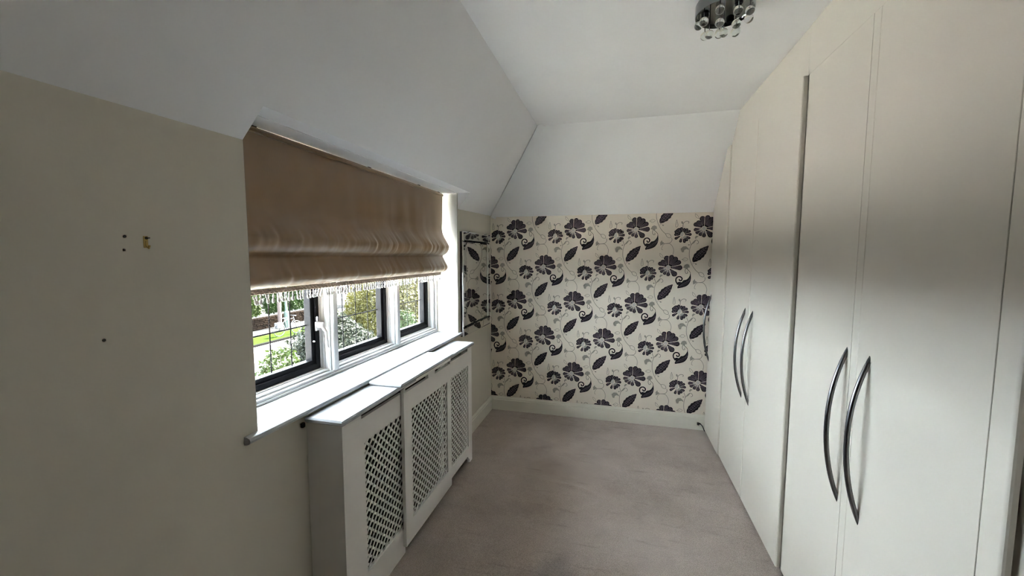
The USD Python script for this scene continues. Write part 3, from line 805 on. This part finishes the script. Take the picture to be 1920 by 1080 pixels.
# ------------------------------------------------------------------ picture hook on the left wall
hk = thing("picture_hook", "small brass picture hook left nailed in the bare left wall", "hook")
obj("plate", bx(0.0005, 0.0025, 0.758, 0.769, 1.518, 1.548, 0.0008), M["brass"], hk)
obj("hook", tube([(0.003, 0.7635, 1.535), (0.005, 0.7635, 1.522), (0.011, 0.7635, 1.517), (0.014, 0.7635, 1.524)], 0.0025, 8), M["brass"], hk, smooth=True)
obj("nail", axes(lathe([(0, 0), (0.0035, 0), (0.0035, 0.002), (0.0012, 0.003), (0.0012, 0.012), (0, 0.012)], 10), (0, 1, 0), (0, 0, 1), (1, 0, 0), (0.0025, 0.7645, 1.543)), M["hole"], hk)

# ------------------------------------------------------------------ ceiling light: smoked chrome drum with glass drops
lamp = thing("ceiling_light", "round smoked chrome flush ceiling light hung with clear glass balls", "ceiling light", loc=(1.545, 1.765, HC))
LR = 0.103
obj("drum", lathe([(0, -0.001), (LR * 0.80, -0.001), (LR * 0.80, -0.014), (LR * 0.97, -0.022), (LR, -0.028), (LR, -0.064), (LR * 0.985, -0.068), (LR * 0.95, -0.068), (LR * 0.945, -0.060), (0, -0.060)], 48), M["chrome_dark"], lamp, smooth=30)
balls = [(LR * 0.86, a, z) for a, z in zip(np.radians(np.arange(0, 360, 40) + 8), [0.078, 0.092, 0.080, 0.095, 0.078, 0.096, 0.082, 0.094, 0.080])] + [(LR * 0.48, a, z) for a, z in zip(np.radians(np.arange(0, 360, 72) + 25), [0.118, 0.104, 0.120, 0.108, 0.116])] + [(0.0, 0.0, 0.125)]
for r, a, z in balls:
    cx, cy = r * math.cos(a), r * math.sin(a)
    bl = obj("glass_ball", moved(trimesh.creation.icosphere(3, 0.0160), cx, cy, -z - 0.012), M["glass_ball"], lamp, smooth=True, label="clear glass drop")
    obj("stem", tube([(cx, cy, -0.059), (cx, cy, -z + 0.002)], 0.0018, 6), M["chrome_dark"], bl, smooth=True)
for a in np.radians((60, 180, 300)):
    hl = obj("lamp_holder", moved(lathe([(0, -0.058), (0.014, -0.058), (0.014, -0.068), (0.011, -0.072), (0, -0.072)], 16), LR * 0.66 * math.cos(a), LR * 0.66 * math.sin(a), 0), M["black_alu"], lamp, smooth=30)

# ------------------------------------------------------------------ outside, seen through the leaded lights
def ground(name, x0, x1, y0, y1, dz, m, t=0.3):
    return obj(name, bx(x0, x1, y0, y1, GROUND + dz - t, GROUND + dz), m, kind="structure")


ground("front_drive", -8.2, -0.4, -40, 70, 0.02, M["soil"])
ground("back_garden", -0.4, 60, -40, 70, 0.0, M["grass"])
ground("road", -15.05, -8.2, -40, 90, -0.09, M["asphalt"])
ground("kerb", -15.22, -15.05, -40, 90, 0.0, M["kerb"])
ground("grass_verge", -16.75, -15.22, -40, 90, 0.0, M["grass"])
ground("footpath", -18.25, -16.75, -40, 90, -0.01, M["path"])
ground("hedge_bed", -21.5, -18.53, 5.5, 23.5, 0.66, M["bark"], 0.9)
ground("far_garden", -80, -18.25, -40, 90, -0.02, M["path"])


def leaves(centers, normals, size, rng):
    """Folded pointed leaves, eight triangles each at most."""
    n = len(centers)
    u = rng.normal(size=(n, 3))
    u -= (u * normals).sum(1, keepdims=True) * normals
    u /= np.linalg.norm(u, axis=1, keepdims=True)
    w = np.cross(normals, u)
    s = (size * rng.uniform(0.65, 1.3, n))[:, None]
    P = [centers, centers + s * (0.35 * u + 0.30 * w + 0.08 * normals), centers + s * u, centers + s * (0.35 * u - 0.30 * w + 0.08 * normals), centers + s * 0.45 * u]
    v = np.stack(P, 1).reshape(-1, 3)
    base = (np.arange(n) * 5)[:, None]
    f = np.stack([base + [0, 1, 4], base + [1, 2, 4], base + [0, 4, 3], base + [4, 2, 3]], 1).reshape(-1, 3)
    return v, f


def bush(name, label, blobs, n, size, m, seed, category="shrub", inner=None, group=None):
    rng = np.random.default_rng(seed)
    t = thing(name, label, category, group)
    for bl, k_all, sz, mt in [(blobs, n, size, m)] + ([inner] if inner else []):
        vol = np.array([b[3] * b[4] for b in bl])
        C, N = [], []
        for (cx, cy, cz, rh, rv), k in zip(bl, (vol / vol.sum() * k_all).astype(int)):
            d = rng.normal(size=(k, 3))
            d /= np.linalg.norm(d, axis=1, keepdims=True)
            rad = 0.72 + 0.34 * rng.random(k) ** 0.7
            bump_ = 0.8 + 0.4 * meshkit.fbm(d * 2.2 + seed, 3, seed)
            p = d * (rad * bump_)[:, None] * [rh, rh, rv] + [cx, cy, cz]
            ok = p[:, 2] > GROUND + 0.05
            C.append(p[ok]); N.append((d * 0.7 + rng.normal(size=(k, 3)) * 0.55 + [0, 0, 0.3])[ok])
        C, N = np.vstack(C), np.vstack(N)
        N /= np.linalg.norm(N, axis=1, keepdims=True)
        obj("foliage", leaves(C, N, sz, rng), mt, t, kind="stuff")
    br = []
    for (cx, cy, cz, rh, rv) in blobs:
        for k in range(6):
            e = rng.normal(size=3); e[2] = abs(e[2]); e /= np.linalg.norm(e)
            tip = np.array([cx, cy, cz]) + e * [rh * 0.8, rh * 0.8, rv * 0.8]
            root = np.array([cx + rng.normal() * 0.12, cy + rng.normal() * 0.12, GROUND])
            mid = (root + tip) / 2 + rng.normal(size=3) * 0.12
            br.append(tube([root, mid, tip], [0.035, 0.022, 0.006], 6))
    obj("branches", cat(*br), M["bark"], t)
    return t


ys_ = bush("shrub", "large yellow-green variegated shrub filling the middle and right window lights", [(-6.5, 12.35, -1.1, 1.6, 1.9), (-6.9, 14.6, -0.8, 2.1, 2.2), (-6.3, 12.9, -0.2, 1.2, 1.1), (-6.4, 16.5, -1.0, 1.9, 2.1)], 95000, 0.095, M["leaf_yellow"], 11,
           inner=([(-5.3, 11.3, -0.75, 0.42, 0.5), (-5.4, 11.3, -1.7, 0.5, 0.9)], 4500, 0.08, M["leaf_green"]))
bush("shrub", "grey-green shrub beside the road, between the left and middle window lights", [(-5.9, 8.75, -1.35, 1.05, 1.25), (-6.0, 9.0, -1.5, 0.9, 1.35), (-5.9, 8.3, -1.8, 0.8, 1.0)], 42000, 0.085, M["leaf_grey"], 12)
bush("shrub", "small bright green plant at the foot of the left window light", [(-5.6, 6.75, -1.10, 0.42, 0.62), (-5.5, 6.5, -1.5, 0.45, 0.6)], 3200, 0.10, M["leaf_bright"], 13)


def hedge(name, label, x, y0, y1, z0, z1, n, size, m, seed, depth=0.55):
    rng = np.random.default_rng(seed)
    t = thing(name, label, "hedge")
    p = rng.random((n, 3)) * [depth, y1 - y0, z1 - z0] + [x - depth, y0, z0]
    face = rng.random(n)
    p[face < 0.62, 0] = x + 0.10 * (meshkit.fbm(np.stack([p[:, 1] * 1.5, p[:, 2] * 1.5, p[:, 0] * 0], -1), 3, seed)[face < 0.62] - 0.5) * 3
    p[(face >= 0.62) & (face < 0.85), 2] = z1 + 0.25 * (meshkit.fbm(np.stack([p[:, 1], p[:, 0] * 2, p[:, 0] * 0], -1), 3, seed + 1)[(face >= 0.62) & (face < 0.85)] - 0.5)
    nn = rng.normal(size=(n, 3)) * 0.6 + [0.7, 0, 0.5]
    nn /= np.linalg.norm(nn, axis=1, keepdims=True)
    obj("foliage", leaves(p, nn, size, rng), m, t, kind="stuff")
    obj("branches", cat(*[tube([(x - depth / 2, y, -2.0), (x - depth / 2 + rng.normal() * 0.05, y + rng.normal() * 0.1, z1 - 0.2)], [0.04, 0.015], 6) for y in np.arange(y0 + 0.3, y1 - 0.2, 0.6)]), M["bark"], t)
    return t


hedge("hedge", "bright yellow-green hedge above the stone wall across the road", -18.74, 6.0, 18.6, -1.92, -0.45, 60000, 0.16, M["leaf_bright"], 21)
hedge("hedge", "darker green hedge behind the bicycle and posts across the road", -18.74, 19.1, 23.4, -1.92, -0.55, 26000, 0.14, M["leaf_green"], 22)

gw = thing("garden_wall", "low rubble stone garden wall across the road, under the hedge", "wall")
obj("core", bx(-18.52, -18.30, 6.0, 23.4, GROUND - 0.1, -2.04), M["mortar"], gw)
rng = np.random.default_rng(7)
st = []
for row in range(6):
    y = 6.0 + rng.random() * 0.2
    while y < 23.2:
        w = rng.uniform(0.16, 0.38)
        z = GROUND + row * 0.108
        st.append(bx(-18.34, -18.255 + rng.uniform(-0.015, 0.02), y, y + w - 0.018, z + rng.uniform(0, 0.006), z + 0.094 + rng.uniform(-0.008, 0.006), 0.012))
        y += w
obj("stone", cat(*st), M["stone"], gw, kind="stuff")

p_ = thing("post", "brown wooden post on the far pavement in front of the stone wall", "post", loc=(-17.9, 19.15, GROUND))
obj("shaft", lathe([(0, -0.05), (0.115, -0.05), (0.11, 0.4), (0.095, 6.0), (0, 6.02)], 14), M["rust_post"], p_, smooth=40)
p_ = thing("lamp_post", "green metal lamp post with a wider base, behind the bicycle", "lamp post", loc=(-16.9, 18.62, GROUND))
obj("base", lathe([(0, -0.05), (0.13, -0.05), (0.13, 0.95), (0.085, 1.05), (0, 1.06)], 14), M["green_post"], p_, smooth=40)
obj("shaft", lathe([(0, 1.0), (0.075, 1.0), (0.06, 5.5), (0, 5.52)], 12), M["green_post"], p_, smooth=40)

bike = thing("bicycle", "white bicycle parked on the grass verge against the green lamp post", "bicycle", loc=(-15.6, 17.35, GROUND), rotz=90 - 6)
circ = lambda r, x, z, n=28: [(x + r * math.cos(t), 0, z + r * math.sin(t)) for t in np.linspace(0, 2 * math.pi, n, endpoint=False)]
for x in (-0.52, 0.52):
    wh = obj("wheel", tube(circ(0.325, x, 0.335), 0.021, 8, closed=True, up=(0, 1, 0)), M["bike_white"], bike, smooth=True)
    obj("spokes", cat(*[tube([(x, 0, 0.335), (x + 0.31 * math.cos(t), 0, 0.335 + 0.31 * math.sin(t))], 0.003, 4) for t in np.linspace(0, 2 * math.pi, 14, endpoint=False)]), M["iron"], wh)
fr_pts = [((-0.52, 0, 0.335), (-0.05, 0, 0.30)), ((-0.52, 0, 0.335), (-0.18, 0, 0.80)), ((-0.05, 0, 0.30), (-0.20, 0, 0.88)), ((-0.05, 0, 0.30), (0.36, 0, 0.74)), ((-0.17, 0, 0.78), (0.35, 0, 0.84)), ((0.34, 0, 0.92), (0.52, 0, 0.335))]
obj("frame", cat(*[tube([a_, b__], 0.02, 8) for a_, b__ in fr_pts]), M["bike_white"], bike, smooth=40)
obj("handlebar", tube([(0.22, -0.26, 0.98), (0.32, -0.22, 1.0), (0.35, 0, 0.98), (0.32, 0.22, 1.0), (0.22, 0.26, 0.98)], 0.015, 8), M["bike_dark"], bike, smooth=True)
obj("saddle", m3.Manifold.hull_points(np.array([(-0.34, -0.08, 0.89), (-0.34, 0.08, 0.89), (-0.34, -0.07, 0.93), (-0.34, 0.07, 0.93), (-0.05, -0.02, 0.90), (-0.05, 0.02, 0.90), (-0.06, 0, 0.93)])), M["bike_dark"], bike)
obj("pannier", bx(-0.70, -0.36, -0.14, 0.14, 0.42, 0.72, 0.03), M["bike_dark"], bike)
obj("crank", cat(lathe([(0, -0.01), (0.09, -0.01), (0.09, 0.01), (0, 0.01)], 16).apply_transform(trimesh.transformations.rotation_matrix(math.pi / 2, [1, 0, 0], )).apply_translation((-0.05, 0.03, 0.30)),
                 tube([(-0.05, 0.05, 0.30), (0.08, 0.05, 0.20)], 0.012, 6)), M["bike_dark"], bike)

fe = thing("railing_fence", "dark upright metal railings beyond the hedge, seen through the middle window light", "fence")
for z in (GROUND + 0.25, GROUND + 1.02):
    obj("rail", bx(-18.42, -18.38, 23.6, 34.0, z, z + 0.04), M["iron"], fe)
for y in np.arange(23.7, 34.0, 0.16):
    obj("railing", tube([(-18.4, y, GROUND - 0.02), (-18.4, y, GROUND + 1.2)], 0.011, 5), M["iron"], fe)
bush("tree", "pink blossom tree behind the railings across the road", [(-20.2, 28.6, -0.7, 1.0, 0.9), (-20.6, 30.0, -0.2, 1.3, 1.0)], 3500, 0.14, M["blossom"], 31, category="tree")

hs = thing("house", "white rendered house far behind the railings across the road", "house")
obj("wall", bx(-42, -34, 40, 56, GROUND - 0.1, 2.6), M["render_white"], hs)
obj("roof", loft([[(-42.4, y, 2.5), (-33.6, y, 2.5), (-38, y, 5.4)] for y in (39.6, 56.4)]), M["roof_tile"], hs)
for y in (42.5, 47.0, 51.5):
    for z in (-1.6, 0.8):
        wf = obj("window", bx(-34.02, -33.94, y, y + 1.5, z, z + 1.3, 0.01), M["bike_white"], hs)
        obj("pane", cat(bx(-33.94, -33.93, y + 0.1, y + 0.7, z + 0.1, z + 1.2), bx(-33.94, -33.93, y + 0.8, y + 1.4, z + 0.1, z + 1.2)), M["bike_dark"], wf)
